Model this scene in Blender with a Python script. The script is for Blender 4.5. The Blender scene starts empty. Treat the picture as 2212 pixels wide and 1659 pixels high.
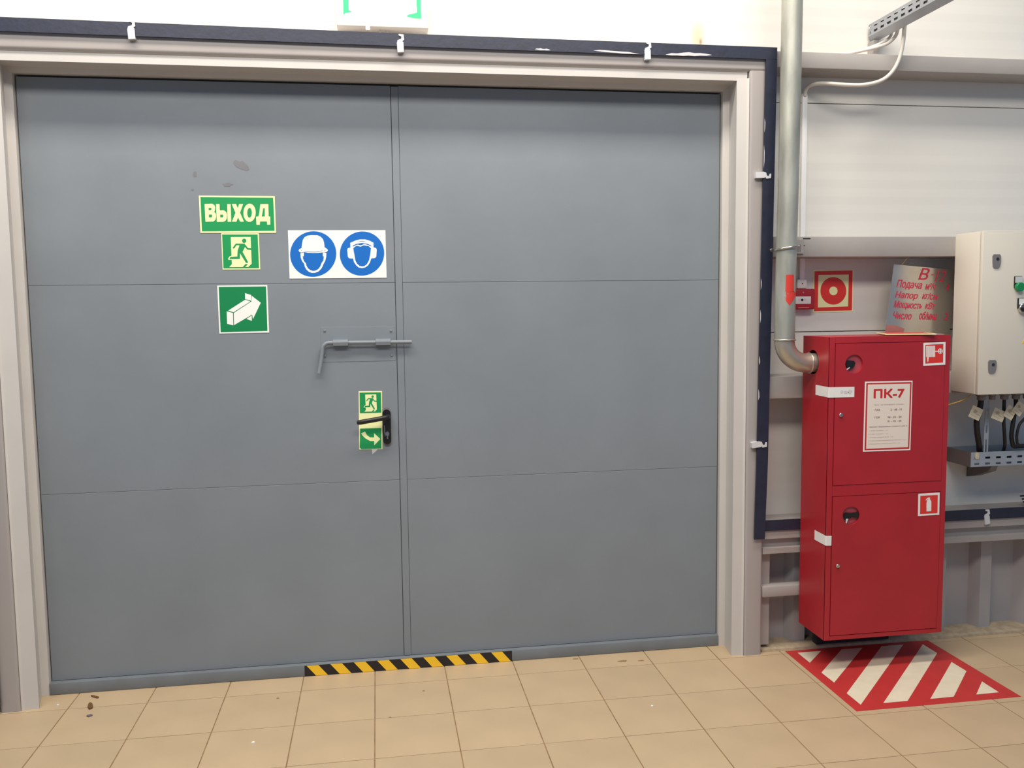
import bpy, bmesh, math, random
from mathutils import Matrix, Vector
from mathutils.geometry import tessellate_polygon
random.seed(7)
SC = bpy.context.scene
COL = SC.collection

# ------------------------------------------------------------------ camera
def cam_setup():
    a, b, c = (math.radians(t) for t in (8.72795, 5.05407, 0.72054))
    ca, sa, cb, sb, cc, sc = math.cos(a), math.sin(a), math.cos(b), math.sin(b), math.cos(c), math.sin(c)
    fwd = Vector((sa*cb, ca*cb, -sb)); r0 = Vector((ca, -sa, 0)); d0 = fwd.cross(r0)
    right = cc*r0 + sc*d0; down = -sc*r0 + cc*d0
    cam = bpy.data.cameras.new('camera'); cam.sensor_width = 36; cam.lens = 1887.39/2212*36
    cam.clip_start = 0.05; cam.clip_end = 60
    o = bpy.data.objects.new('camera', cam); COL.objects.link(o)
    m = Matrix.Identity(4)
    for i, v in enumerate((right, -down, -fwd)):
        for j in range(3): m[j][i] = v[j]
    for j, v in enumerate((1.25847, -3.59066, 1.57606)): m[j][3] = v
    o.matrix_world = m
    SC.camera = o
cam_setup()

# ------------------------------------------------------------------ light
W = bpy.data.worlds.new('world'); SC.world = W; W.use_nodes = True
W.node_tree.nodes['Background'].inputs[0].default_value = (0.46, 0.68, 1.0, 1)
W.node_tree.nodes['Background'].inputs[1].default_value = 0.36

def area(name, loc, rot, sx, sy, power, col):
    l = bpy.data.lights.new(name, 'AREA'); l.shape = 'RECTANGLE'; l.size = sx; l.size_y = sy
    l.energy = power; l.color = col
    o = bpy.data.objects.new(name, l); COL.objects.link(o); o.location = loc; o.rotation_euler = rot
    return o
area('ceiling_lamp_row', (1.2, -1.15, 4.5), (math.radians(38), 0, 0), 5.0, 0.5, 168, (1.0, 0.92, 0.80))
area('front_fill_light', (1.2, -3.0, 4.2), (math.radians(42), 0, 0), 4.6, 0.6, 120, (1.0, 0.93, 0.83))  # added fill light from the front, not a known lamp
SC.view_settings.view_transform = 'Standard'; SC.view_settings.look = 'None'
SC.view_settings.gamma = 1.0; SC.view_settings.use_curve_mapping = False
SC.view_settings.exposure = -0.1

# ------------------------------------------------------------------ materials
def lin(c):
    return tuple(((x/255)/12.92 if x/255 <= 0.04045 else ((x/255+0.055)/1.055)**2.4) for x in c) + (1,)
MATS = {}
def mat(name, rgb, rough=0.6, metal=0.0, spec=0.5, noise=0.0, nscale=6.0, bump=0.0, bscale=60.0, emit=0.0,
        rand=0.0, alpha=1.0, stretch=(1, 1, 1), ribs=0.0):
    if name in MATS: return MATS[name]
    m = bpy.data.materials.new(name); m.use_nodes = True; MATS[name] = m
    nt = m.node_tree; N = nt.nodes; L = nt.links; b = N['Principled BSDF']
    col = lin(rgb)
    b.inputs['Roughness'].default_value = rough; b.inputs['Metallic'].default_value = metal
    b.inputs['Specular IOR Level'].default_value = spec
    b.inputs['Base Color'].default_value = col
    tc = N.new('ShaderNodeTexCoord')
    src = tc.outputs['Object']
    if stretch != (1, 1, 1):
        mp = N.new('ShaderNodeMapping'); mp.inputs['Scale'].default_value = stretch
        L.new(src, mp.inputs[0]); src = mp.outputs[0]
    out = None
    if noise > 0:
        nz = N.new('ShaderNodeTexNoise'); nz.inputs['Scale'].default_value = nscale; nz.inputs['Detail'].default_value = 5
        L.new(src, nz.inputs['Vector'])
        mr = N.new('ShaderNodeMapRange'); mr.inputs[1].default_value = 0.3; mr.inputs[2].default_value = 0.7
        mr.inputs[3].default_value = 1-noise; mr.inputs[4].default_value = 1+noise
        L.new(nz.outputs[0], mr.inputs[0])
        mx = N.new('ShaderNodeMix'); mx.data_type = 'RGBA'; mx.blend_type = 'MULTIPLY'; mx.inputs[0].default_value = 1
        mx.inputs[6].default_value = col; L.new(mr.outputs[0], mx.inputs[7]); out = mx.outputs[2]
    if rand > 0:
        oi = N.new('ShaderNodeObjectInfo')
        mr = N.new('ShaderNodeMapRange'); mr.inputs[3].default_value = 1-rand; mr.inputs[4].default_value = 1+rand
        L.new(oi.outputs['Random'], mr.inputs[0])
        mx = N.new('ShaderNodeMix'); mx.data_type = 'RGBA'; mx.blend_type = 'MULTIPLY'; mx.inputs[0].default_value = 1
        if out: L.new(out, mx.inputs[6])
        else: mx.inputs[6].default_value = col
        L.new(mr.outputs[0], mx.inputs[7]); out = mx.outputs[2]
    if out: L.new(out, b.inputs['Base Color'])
    if bump > 0 or ribs > 0:
        bp = N.new('ShaderNodeBump'); bp.inputs['Strength'].default_value = 1.0; bp.inputs['Distance'].default_value = max(bump, ribs)
        if ribs > 0:
            wv = N.new('ShaderNodeTexWave'); wv.wave_type = 'BANDS'; wv.bands_direction = 'Z'; wv.wave_profile = 'TRI'
            wv.inputs['Scale'].default_value = 4.2; wv.inputs['Distortion'].default_value = 0
            L.new(tc.outputs['Object'], wv.inputs['Vector']); L.new(wv.outputs['Fac'], bp.inputs['Height'])
        else:
            n2 = N.new('ShaderNodeTexNoise'); n2.inputs['Scale'].default_value = bscale; n2.inputs['Detail'].default_value = 3
            L.new(src, n2.inputs['Vector']); L.new(n2.outputs[0], bp.inputs['Height'])
        L.new(bp.outputs[0], b.inputs['Normal'])
    if emit > 0:
        b.inputs['Emission Color'].default_value = col; b.inputs['Emission Strength'].default_value = emit
    return m

M_PANEL = mat('panel_paint', (228, 224, 216), 0.55, noise=0.03, nscale=1.5, ribs=0.0007)
def rust_spot(m, cx, cz, sx, sz, rgb, amount):
    """an ochre leak mark on the paint at one place of the wall"""
    nt = m.node_tree; N = nt.nodes; L = nt.links; b = N['Principled BSDF']
    old = b.inputs['Base Color'].links[0].from_socket
    tc = N.new('ShaderNodeTexCoord'); mp = N.new('ShaderNodeMapping')
    mp.inputs['Location'].default_value = (-cx/sx, 0, -cz/sz); mp.inputs['Scale'].default_value = (1/sx, 0, 1/sz)
    L.new(tc.outputs['Object'], mp.inputs[0])
    ln = N.new('ShaderNodeVectorMath'); ln.operation = 'LENGTH'; L.new(mp.outputs[0], ln.inputs[0])
    mr = N.new('ShaderNodeMapRange'); mr.interpolation_type = 'SMOOTHSTEP'
    mr.inputs[1].default_value = 1.0; mr.inputs[2].default_value = 0.0; mr.inputs[3].default_value = 0.0; mr.inputs[4].default_value = amount
    L.new(ln.outputs['Value'], mr.inputs[0])
    mx = N.new('ShaderNodeMix'); mx.data_type = 'RGBA'; L.new(mr.outputs[0], mx.inputs[0]); L.new(old, mx.inputs[6]); mx.inputs[7].default_value = lin(rgb)
    L.new(mx.outputs[2], b.inputs['Base Color'])
rust_spot(M_PANEL, 2.672, 2.735, 0.055, 0.11, (214, 172, 112), 0.6)
rust_spot(M_PANEL, 2.685, 2.715, 0.012, 0.025, (120, 96, 76), 0.7)
M_BEAM = mat('beam_paint', (166, 160, 156), 0.5, noise=0.05, nscale=5, bump=0.0004, bscale=40)
M_POST = mat('post_paint', (170, 163, 160), 0.38, noise=0.05, nscale=4, stretch=(1, 1, 0.2), bump=0.0003, bscale=30)
M_FLASH = mat('flashing_paint', (208, 203, 198), 0.4, noise=0.03, nscale=5)
M_DOOR = mat('door_paint', (130, 137, 144), 0.42, noise=0.05, nscale=3.0, bump=0.0005, bscale=22)
M_THR = mat('threshold_paint', (120, 126, 131), 0.5, noise=0.08, nscale=9, bump=0.0006, bscale=30)
M_STRIP = mat('strip_paint', (36, 41, 60), 0.45, noise=0.15, nscale=25, bump=0.0005, bscale=60)
M_CORR = mat('corrugated_sheet_paint', (172, 167, 167), 0.5, noise=0.05, nscale=6)
M_KERB = mat('kerb_mortar', (178, 160, 134), 0.9, noise=0.2, nscale=30, bump=0.0012, bscale=35)
M_TILE = mat('floor_tile', (197, 172, 138), 0.42, spec=0.4, noise=0.06, nscale=4, rand=0.025)
M_GROUT = mat('floor_grout', (150, 122, 88), 0.9, noise=0.25, nscale=20)
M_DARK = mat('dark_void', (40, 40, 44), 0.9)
M_RED = mat('cabinet_red', (176, 38, 48), 0.38, noise=0.06, nscale=7)
M_REDIN = mat('recess_red', (188, 78, 88), 0.5)
M_BLACK = mat('black_plastic', (26, 25, 27), 0.4)
M_RUBBER = mat('cable_black', (30, 30, 32), 0.55)
M_GALV = mat('galvanized_steel', (172, 172, 162), 0.45, metal=0.5, noise=0.2, nscale=22, stretch=(1, 1, 0.25), bump=0.0003)
M_ELBOW = mat('bare_steel', (190, 182, 168), 0.36, metal=0.7, noise=0.1, nscale=12, bump=0.0004)
M_ZINC = mat('zinc_tray', (196, 200, 204), 0.4, metal=0.5, noise=0.06, nscale=16)
M_CHROME = mat('chrome', (205, 200, 195), 0.22, metal=1.0)
M_LOCK = mat('lock_grey', (128, 124, 124), 0.5, noise=0.06)
M_CABG = mat('enclosure_paint', (226, 219, 204), 0.42, noise=0.02, nscale=3)
M_WHITE = mat('white_plastic', (238, 232, 224), 0.45)
M_PAPER = mat('paper', (238, 234, 230), 0.8, noise=0.03, nscale=30)
M_TAG = mat('cable_tag', (226, 214, 186), 0.6, noise=0.08, nscale=40)
M_LUM = mat('photoluminescent', (248, 250, 186), 0.5)
M_GREEN = mat('sign_green', (22, 152, 84), 0.45)
M_GREEN2 = mat('arrow_green', (8, 132, 74), 0.45)
M_SWHITE = mat('sign_white', (244, 246, 240), 0.45)
M_BLUE = mat('sign_blue', (10, 106, 196), 0.45)
M_SRED = mat('sign_red', (228, 56, 48), 0.45)
M_PRED = mat('print_red', (206, 40, 44), 0.6)
M_PGREY = mat('print_grey', (168, 136, 128), 0.7)
M_INK = mat('ink_grey', (120, 114, 116), 0.8)
M_MARKR = mat('marking_red', (198, 56, 54), 0.5, noise=0.06, nscale=12)
M_MARKW = mat('marking_white', (236, 224, 196), 0.5, noise=0.05, nscale=16)
M_YEL = mat('tape_yellow', (255, 204, 44), 0.45)
M_TBLK = mat('tape_black', (32, 28, 30), 0.5)
M_ALU = mat('aluminium_sheet', (206, 200, 190), 0.22, metal=0.85, noise=0.05, nscale=9)
M_INKR = mat('handwriting_red', (214, 52, 82), 0.6)
M_WCAB = mat('white_cable', (222, 214, 204), 0.5)
M_PIPEARROW = mat('arrow_sticker', (212, 60, 48), 0.5)
M_SCUFF = mat('bare_paint', (206, 202, 204), 0.6)
M_LIT = mat('lit_panel', (255, 255, 246), 0.5, emit=3.0)
M_LITG = mat('lit_green', (40, 226, 110), 0.5, emit=0.75)
M_STAIN = mat('stain_grey', (120, 120, 124), 0.6, noise=0.1)
M_LEAF = mat('dry_leaf', (112, 78, 44), 0.9)
M_BTNG = mat('button_green', (20, 140, 80), 0.35)
M_CLIP = mat('clip_grey', (214, 214, 216), 0.45)
M_YWIRE = mat('yellow_wire', (206, 164, 70), 0.6)
M_PURPLE = mat('plug_navy', (34, 32, 62), 0.6)

# ------------------------------------------------------------------ mesh helpers
def link(name, me, m=None, parent=None):
    o = bpy.data.objects.new(name, me); COL.objects.link(o)
    if m: me.materials.append(m)
    if parent: o.parent = parent
    return o
def obj(name, bm, m, parent=None, smooth=False):
    bmesh.ops.recalc_face_normals(bm, faces=bm.faces)
    me = bpy.data.meshes.new(name); bm.to_mesh(me); bm.free()
    if smooth:
        for p in me.polygons: p.use_smooth = True
        try: me.set_sharp_from_angle(angle=math.radians(40))
        except Exception: pass
    return link(name, me, m, parent)
def empty(name, loc=(0, 0, 0)):
    o = bpy.data.objects.new(name, None); COL.objects.link(o); o.location = loc; o.empty_display_size = 0.05
    return o
def tag(o, label, cat, group=None):
    o['label'] = label; o['category'] = cat
    if group: o['group'] = group
    return o
def struct(o, label=None):
    o['kind'] = 'structure'
    if label: o['label'] = label
    return o
def rel(parent, o):
    """parent a world-coordinate mesh to an empty whose only transform is a location"""
    o.parent = parent; o.matrix_parent_inverse = Matrix.Translation(parent.location).inverted()
    return o
def add_box(bm, x0, x1, y0, y1, z0, z1):
    r = bmesh.ops.create_cube(bm, size=1)
    for v in r['verts']:
        v.co = ((x0+x1)/2+v.co.x*(x1-x0), (y0+y1)/2+v.co.y*(y1-y0), (z0+z1)/2+v.co.z*(z1-z0))
    return r['verts']
def box(name, x0, x1, y0, y1, z0, z1, m, parent=None, bev=0.0, seg=1):
    bm = bmesh.new(); add_box(bm, x0, x1, y0, y1, z0, z1)
    if bev > 0: bmesh.ops.bevel(bm, geom=bm.edges[:], offset=bev, segments=seg, affect='EDGES', profile=0.5)
    o = obj(name, bm, m, None, seg > 1)
    if parent: rel(parent, o)
    return o
def add_prism(bm, pts, d0, d1, axis):
    """extrude a 2-D outline (list) along axis ('x','y','z') from d0 to d1"""
    def P(p, d):
        return {'x': (d, p[0], p[1]), 'y': (p[0], d, p[1]), 'z': (p[0], p[1], d)}[axis]
    A = [bm.verts.new(P(p, d0)) for p in pts]; B = [bm.verts.new(P(p, d1)) for p in pts]
    n = len(pts)
    for i in range(n): bm.faces.new((A[i], A[(i+1) % n], B[(i+1) % n], B[i]))
    for t in tessellate_polygon([[Vector((p[0], p[1], 0)) for p in pts]]):
        bm.faces.new([A[i] for i in t]); bm.faces.new([B[i] for i in t])
def prism(name, pts, d0, d1, axis, m, parent=None, smooth=False):
    bm = bmesh.new(); add_prism(bm, pts, d0, d1, axis)
    o = obj(name, bm, m, None, smooth)
    if parent: rel(parent, o)
    return o
def add_tube(bm, pts, r, n=12, caps=True, closed=False):
    pts = [Vector(p) for p in pts]; rings = []
    rr = r if isinstance(r, (list, tuple)) else [r]*len(pts)
    prev = None
    for i, p in enumerate(pts):
        if closed: t = pts[(i+1) % len(pts)]-pts[i-1]
        else: t = pts[min(i+1, len(pts)-1)]-pts[max(i-1, 0)]
        t.normalize()
        if prev is None:
            u = t.orthogonal().normalized()
        else:
            u = (prev - t*prev.dot(t)).normalized()
        prev = u; w = t.cross(u)
        rings.append([bm.verts.new(p+(u*math.cos(2*math.pi*k/n)+w*math.sin(2*math.pi*k/n))*rr[i]) for k in range(n)])
    m = len(rings)
    for i in range(m if closed else m-1):
        A, B = rings[i], rings[(i+1) % m]
        for k in range(n): bm.faces.new((A[k], A[(k+1) % n], B[(k+1) % n], B[k]))
    if caps and not closed:
        bm.faces.new(rings[0]); bm.faces.new(rings[-1][::-1])
def tube(name, pts, r, m, parent=None, n=12, closed=False):
    bm = bmesh.new(); add_tube(bm, pts, r, n, True, closed)
    o = obj(name, bm, m, None, True)
    if parent: rel(parent, o)
    return o
def catmull(P, k=6):
    P = [Vector(p) for p in P]; out = []
    for i in range(len(P)-1):
        a, b, c, d = P[max(i-1, 0)], P[i], P[i+1], P[min(i+2, len(P)-1)]
        for s in range(k):
            t = s/k
            out.append(0.5*((2*b)+(c-a)*t+(2*a-5*b+4*c-d)*t*t+(3*b-a-3*c+d)*t**3))
    out.append(P[-1]); return out
def disc(name, c, r, depth, axis, m, parent=None, n=24, bev=0.0):
    """cylinder centred at c along axis"""
    bm = bmesh.new()
    v = Vector({'x': (1, 0, 0), 'y': (0, 1, 0), 'z': (0, 0, 1)}[axis])*depth/2
    C = Vector(c)
    if bev > 0: add_tube(bm, [C-v, C-v*(1-2*bev/depth) if depth else C, C+v*(1-2*bev/depth), C+v], [r-bev, r, r, r-bev], n)
    else: add_tube(bm, [C-v, C+v], r, n)
    o = obj(name, bm, m, None, True)
    if parent: rel(parent, o)
    return o
def flat(name, loops, m, parent, y, plane='xz'):
    """thin printed shape: outlines in the parent's own coordinates, facing -y (or +z on the floor)"""
    vs, fs = [], []
    for lp in loops:
        base = len(vs)
        for p in lp: vs.append((p[0], y, p[1]) if plane == 'xz' else (p[0], p[1], y))
        for t in tessellate_polygon([[Vector((p[0], p[1], 0)) for p in lp]]):
            t = [base+i for i in t]
            a, b, c = (Vector(vs[i]) for i in t)
            nrm = (b-a).cross(c-a)
            good = (nrm.y < 0) if plane == 'xz' else (nrm.z > 0)
            fs.append(t if good else t[::-1])
    me = bpy.data.meshes.new(name); me.from_pydata(vs, [], fs)
    o = link(name, me, m)
    o.parent = parent
    return o
def circle(cx, cy, rx, ry=None, n=40):
    ry = rx if ry is None else ry
    return [(cx+rx*math.cos(2*math.pi*i/n), cy+ry*math.sin(2*math.pi*i/n)) for i in range(n)]
def rect(x0, y0, x1, y1): return [(x0, y0), (x1, y0), (x1, y1), (x0, y1)]
def text_mesh(s, bold=0.0, shear=0.0):
    c = bpy.data.curves.new('txt', 'FONT'); c.body = s; c.shear = shear; c.resolution_u = 3
    o = bpy.data.objects.new('txt', c); COL.objects.link(o); bpy.context.view_layer.update()
    me = bpy.data.meshes.new_from_object(o.evaluated_get(bpy.context.evaluated_depsgraph_get()))
    bpy.data.objects.remove(o); bpy.data.curves.remove(c)
    for v in me.vertices: v.co.z = 0
    if bold > 0:      # heavier strokes: the same outlines set again a hair to each side
        V = [v.co.copy() for v in me.vertices]; F = [tuple(p.vertices) for p in me.polygons]
        nv, nf = [], []
        for k, (dx, dy) in enumerate(((-1, 0), (1, 0), (0, 1), (0, -1), (-.7, -.7), (.7, .7), (-.7, .7), (.7, -.7), (0, 0))):
            b0 = len(nv)
            nv += [(v.x+dx*bold, v.y+dy*bold, k) for v in V]; nf += [tuple(i+b0 for i in f) for f in F]
        bpy.data.meshes.remove(me); me = bpy.data.meshes.new('txt'); me.from_pydata(nv, [], nf)
    return me
def text(name, s, x0, z0, x1, z1, m, parent, y, bold=0.0, shear=0.0, rot=0.0, keep=False):
    """lettering fitted into a box of the parent's own xz plane, facing -y"""
    me = text_mesh(s, bold, shear)
    X = [v.co.x for v in me.vertices]; Z = [v.co.y for v in me.vertices]
    a0, a1, b0, b1 = min(X), max(X), min(Z), max(Z)
    sx = (x1-x0)/(a1-a0); sz = (z1-z0)/(b1-b0)
    cx, cz = (x0+x1)/2, (z0+z1)/2; cr, sr = math.cos(rot), math.sin(rot)
    for v in me.vertices:
        px = x0+(v.co.x-a0)*sx-cx; pz = z0+(v.co.y-b0)*sz-cz
        v.co = (cx+px*cr-pz*sr, y-v.co.z*0.00005, cz+px*sr+pz*cr)
    V, F = [], []
    for i, p in enumerate(me.polygons):
        b0 = len(V)
        for k in p.vertices:
            c = me.vertices[k].co; V.append((c.x, c.y-(i % 11)*0.000004, c.z))
        F.append(tuple(range(b0, len(V))))
    bpy.data.meshes.remove(me)
    me = bpy.data.meshes.new(name); me.from_pydata(V, [], F)
    o = link(name, me, m); o.parent = parent
    return o
class Aff:
    """maps sketch coordinates onto a sign's own plane (x right, z up, origin at the middle)"""
    def __init__(s, TL, TR, BL, w, h):
        s.o = TL; s.a = (TR[0]-TL[0], TR[1]-TL[1]); s.b = (BL[0]-TL[0], BL[1]-TL[1]); s.w = w; s.h = h
        s.d = s.a[0]*s.b[1]-s.a[1]*s.b[0]
    def __call__(s, p):
        x, y = p[0]-s.o[0], p[1]-s.o[1]
        u = (x*s.b[1]-y*s.b[0])/s.d; v = (s.a[0]*y-s.a[1]*x)/s.d
        return ((u-0.5)*s.w, (0.5-v)*s.h)
    def L(s, pts): return [s(p) for p in pts]
def sign(name, label, cx, y, cz, w, h, rot, m, t=0.0015, cat='sign'):
    """a thin plate in the xz plane; its back touches plane y"""
    bm = bmesh.new(); add_box(bm, -w/2, w/2, -t, 0, -h/2, h/2)
    o = obj(name, bm, m); o.location = (cx, y, cz); o.rotation_euler = (0, -math.radians(rot), 0)
    return tag(o, label, cat)
T1, T2, T3 = -0.0019, -0.0023, -0.0027

# ------------------------------------------------------------------ key planes
YP = 0.012      # front of posts and beams
YW = 0.16       # face of the wall panels
YD = 0.17       # face of the door leaves

# ================================================================== floor
T = 0.303
fl = box('floor', -2.4, 6.2, -6.5, 0.45, -0.12, -0.002, M_GROUT)
struct(fl, 'beige tiled floor')
tile_me = None
def make_tile(w, d):
    bm = bmesh.new(); add_box(bm, -w/2, w/2, -d/2, d/2, -0.008, 0.0)
    return bm
for i in range(-4, 17):
    for j in range(-7, 2):
        cx = (i+0.5)*T; y1 = (j+1)*T if j < 1 else 0.45
        y0 = j*T
        if j == 1:
            continue
        if j == 0: y1 = 0.30
        if tile_me is None:
            t0 = obj('tile', make_tile(T-0.0045, T-0.0026), M_TILE); tile_me = t0.data
        else:
            t0 = bpy.data.objects.new('tile', tile_me); COL.objects.link(t0)
        t0.location = (cx, (j+0.5)*T, random.uniform(-0.0004, 0.0))
        t0.rotation_euler = (random.uniform(-1, 1)*0.0008, random.uniform(-1, 1)*0.0008, random.uniform(-1, 1)*0.0012)
        t0.parent = fl

def early_flat(name, pts, m, z):
    me = bpy.data.meshes.new(name); me.from_pydata([(p[0], p[1], z) for p in pts], [], [tuple(range(len(pts)))])
    o = link(name, me, m); o.parent = fl; return o
M_SMUDGE = mat('floor_smudge', (150, 122, 88), 0.8)
for cx, cy, w, h in ((2.302, 0.056, 0.045, 0.022), (2.383, 0.046, 0.03, 0.012), (2.10, 0.118, 0.03, 0.012), (1.41, -0.09, 0.012, 0.01), (1.27, -0.30, 0.01, 0.008), (0.82, -0.05, 0.012, 0.012)):
    early_flat('smudge', [(cx+w/2*math.cos(k*math.pi/5)*random.uniform(.7, 1.2), cy+h/2*math.sin(k*math.pi/5)*random.uniform(.7, 1.2)) for k in range(10)], M_SMUDGE, 0.0003)

# ================================================================== back wall
wall = box('wall_back', -2.4, 6.2, 0.30, 0.42, 0.0, 4.2, M_DARK); struct(wall, 'wall of horizontal light sandwich panels')
G = 0.002
def panel(x0, x1, z0, z1):
    bm = bmesh.new(); add_box(bm, x0, x1, YW, 0.29, z0+G, z1-G)
    return rel(wall, obj('panel', bm, M_PANEL))
panel(-2.4, 2.89, 2.53, 3.49); panel(2.89, 6.2, 2.466, 3.49)
panel(-2.4, 6.2, 3.49, 4.2)
panel(2.80, 6.2, 1.445, 2.466); panel(2.80, 6.2, 0.424, 1.445)
panel(-2.4, -0.13, 1.445, 2.53); panel(-2.4, -0.13, 0.424, 1.445)
# beams (square-edged channels) in front of the panels
for z0, z1 in ((2.577, 2.645), (1.776, 1.864), (1.158, 1.256)):
    box('beam', 2.935, 6.2, YP, YW, z0, z1, M_BEAM, wall, 0.004, 2)
for z0, z1 in ((1.776, 1.864), (1.158, 1.256)):
    box('beam', -2.4, -0.255, YP, YW, z0, z1, M_BEAM, wall, 0.004, 2)
for x0, x1, z in ((3.088, 3.108, 1.826), (3.10, 3.135, 1.8555)):
    box('beam_slot', x0, x1, YP-0.0006, YP+0.002, z-0.0025, z+0.0025, M_DARK, wall)
# sill channel under the lower grounding strip
prof = [(YP, 0.53), (YP, 0.602), (YW, 0.602), (YW, 0.462), (YP, 0.462), (YP, 0.488), (0.034, 0.491), (0.034, 0.53)]
for a, b in ((2.935, 6.2), (-2.4, -0.255)):
    prism('sill_channel', prof, a, b, 'x', M_BEAM, wall)
# corrugated skirting sheet
def corr(x0, x1, c0):
    pts = []; per = 0.237
    k0 = int((x0-c0)/per)-2
    prof = []
    for k in range(k0, k0+int((x1-x0)/per)+5):
        b = c0+k*per
        prof += [(b-0.025, 0.15), (b, 0.098), (b+0.055, 0.098), (b+0.08, 0.15)]
    prof = [p for p in prof if x0 < p[0] < x1]
    prof = [(x0, prof[0][1])]+prof+[(x1, prof[-1][1])]
    bm = bmesh.new()
    A = [bm.verts.new((p[0], p[1], 0.0)) for p in prof]; B = [bm.verts.new((p[0], p[1], 0.465)) for p in prof]
    for i in range(len(prof)-1): bm.faces.new((A[i], A[i+1], B[i+1], B[i]))
    o = obj('corrugated_sheet', bm, M_CORR); rel(wall, o)
    mo = o.modifiers.new('s', 'SOLIDIFY'); mo.thickness = 0.002
corr(2.94, 6.2, 4.075); corr(-2.4, -0.255, -0.6)
box('edge_plate', 2.936, 2.985, 0.05, 0.09, 0.03, 0.462, M_BEAM, wall)
box('rail', 2.935, 3.8, YP, 0.075, 0.262, 0.312, M_BEAM, wall, 0.006, 2)
bm = bmesh.new(); add_prism(bm, [(0.034, 0.0), (0.036, 0.010), (0.05, 0.015), (0.15, 0.018), (0.15, 0.0)], 2.945, 6.2, 'x')
rel(wall, obj('kerb', bm, M_KERB))

# ================================================================== door frame
fr = empty('trim_1', (1.34, 0.1, 0)); struct(fr, 'beige steel frame around the grey double door')
def rtube(name, x0, x1, y0, y1, z0, z1, ax, parent):
    """square steel tube with rounded long edges"""
    r = 0.014; pts = []
    if ax == 'z': a0, a1, b0, b1 = x0, x1, y0, y1
    else: a0, a1, b0, b1 = y0, y1, z0, z1
    for cx, cy, s in ((a1-r, b1-r, 0), (a0+r, b1-r, 90), (a0+r, b0+r, 180), (a1-r, b0+r, 270)):
        for k in range(6):
            t = math.radians(s+k*18); pts.append((cx+r*math.cos(t), cy+r*math.sin(t)))
    return prism(name, pts, z0 if ax == 'z' else x0, z1 if ax == 'z' else x1, ax, M_POST, parent, True)
rtube('post', 2.848, 2.935, YP, 0.14, 0, 2.56, 'z', fr)
rtube('post', -0.255, -0.176, YP, 0.14, 0, 2.56, 'z', fr)
rtube('lintel', -2.4, 2.935, YP, 0.14, 2.558, 2.645, 'x', fr)
# folded flashing: front face, reveal, inner lip (right, left, head)
def lshape(pts, z0, z1, name='jamb_flashing'):
    th = 0.0025
    bm = bmesh.new()
    A = [bm.verts.new((p[0], p[1], z0)) for p in pts]; B = [bm.verts.new((p[0], p[1], z1)) for p in pts]
    for i in range(len(pts)-1): bm.faces.new((A[i], A[i+1], B[i+1], B[i]))
    o = obj(name, bm, M_FLASH); rel(fr, o)
    return o
lshape([(2.848, 0.016), (2.8435, 0.020), (2.841, 0.023), (2.796, 0.025), (2.812, 0.142), (2.785, 0.150), (2.785, 0.30)], 0.0, 2.53)
lshape([(-0.176, 0.016), (-0.172, 0.020), (-0.169, 0.023), (-0.114, 0.025), (-0.146, 0.142), (-0.117, 0.150), (-0.117, 0.30)], 0.0, 2.53)
bm = bmesh.new()
hp = [(0.016, 2.5585), (0.021, 2.557), (0.024, 2.554), (0.026, 2.520), (0.142, 2.527), (0.150, 2.506), (0.30, 2.506)]
A = [bm.verts.new((-0.17, p[0], p[1])) for p in hp]; B = [bm.verts.new((2.842, p[0], p[1])) for p in hp]
for i in range(len(hp)-1): bm.faces.new((A[i], A[i+1], B[i+1], B[i]))
rel(fr, obj('head_flashing', bm, M_FLASH))
th = box('trim_2', -0.117, 2.785, 0.145, 0.30, 0.0, 0.05, M_THR, None, 0.004, 2); struct(th, 'grey painted steel threshold under the door')

# ================================================================== doors
def leaf(name, x0, x1, label):
    d = empty(name, ((x0+x1)/2, YD, 0)); struct(d, label)
    box('core', x0, x1, YD+0.0025, YD+0.05, 0.0515, 2.497, M_DOOR, d)
    zs = (0.0515, 0.836, 1.684, 2.497)
    for k in range(3):
        box('sheet', x0, x1, YD, YD+0.004, zs[k]+(0.0007 if k else 0), zs[k+1]-(0.0007 if k < 2 else 0), M_DOOR, d, 0.0008)
    return d
d1 = leaf('door_1', -0.112, 1.3388, 'left leaf of the grey steel double door')
d2 = leaf('door_2', 1.3715, 2.780, 'right leaf of the grey steel double door')
box('cover_strip', 1.341, 1.3705, YD-0.0005, YD+0.03, 0.052, 2.495, M_DOOR, d2, 0.0012)
box('backing_strip', 1.33, 1.376, YD+0.02, YD+0.05, 0.06, 2.49, M_DOOR, d2)
# bolt: rod bent at the left, two guide brackets, patch plate with rivets
box('patch_plate', 1.024, 1.334, YD-0.0012, YD, 1.353, 1.50, M_DOOR, d1, 0.0005)
for x, z in ((1.041, 1.486), (1.317, 1.481), (1.040, 1.380), (1.318, 1.377)):
    disc('rivet', (x, YD-0.0035, z), 0.005, 0.004, 'y', M_DOOR, d1, 12, 0.0012)
rod = [(1.403, 0.152, 1.432)]+[(1.06+0.0*k, 0.152, 1.435) for k in range(1)]
cor = [(1.06-0.030*math.sin(math.radians(a)), 0.152-0.0, 1.435-0.03*(1-math.cos(math.radians(a)))) for a in range(10, 91, 10)]
tube('bolt_rod', [(1.403, 0.152, 1.432), (1.25, 0.152, 1.4335)]+rod[1:]+cor+[(1.024, 0.15, 1.36), (1.013, 0.146, 1.308)], 0.0082, M_DOOR, d1, 12)
for x in (1.106, 1.283):
    bm = bmesh.new(); add_prism(bm, [(YD, 1.420), (0.143, 1.422), (0.140, 1.436), (0.143, 1.446), (YD, 1.4475)], x-0.031, x+0.031, 'x')
    rel(d1, obj('bolt_guide', bm, M_DOOR))
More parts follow.
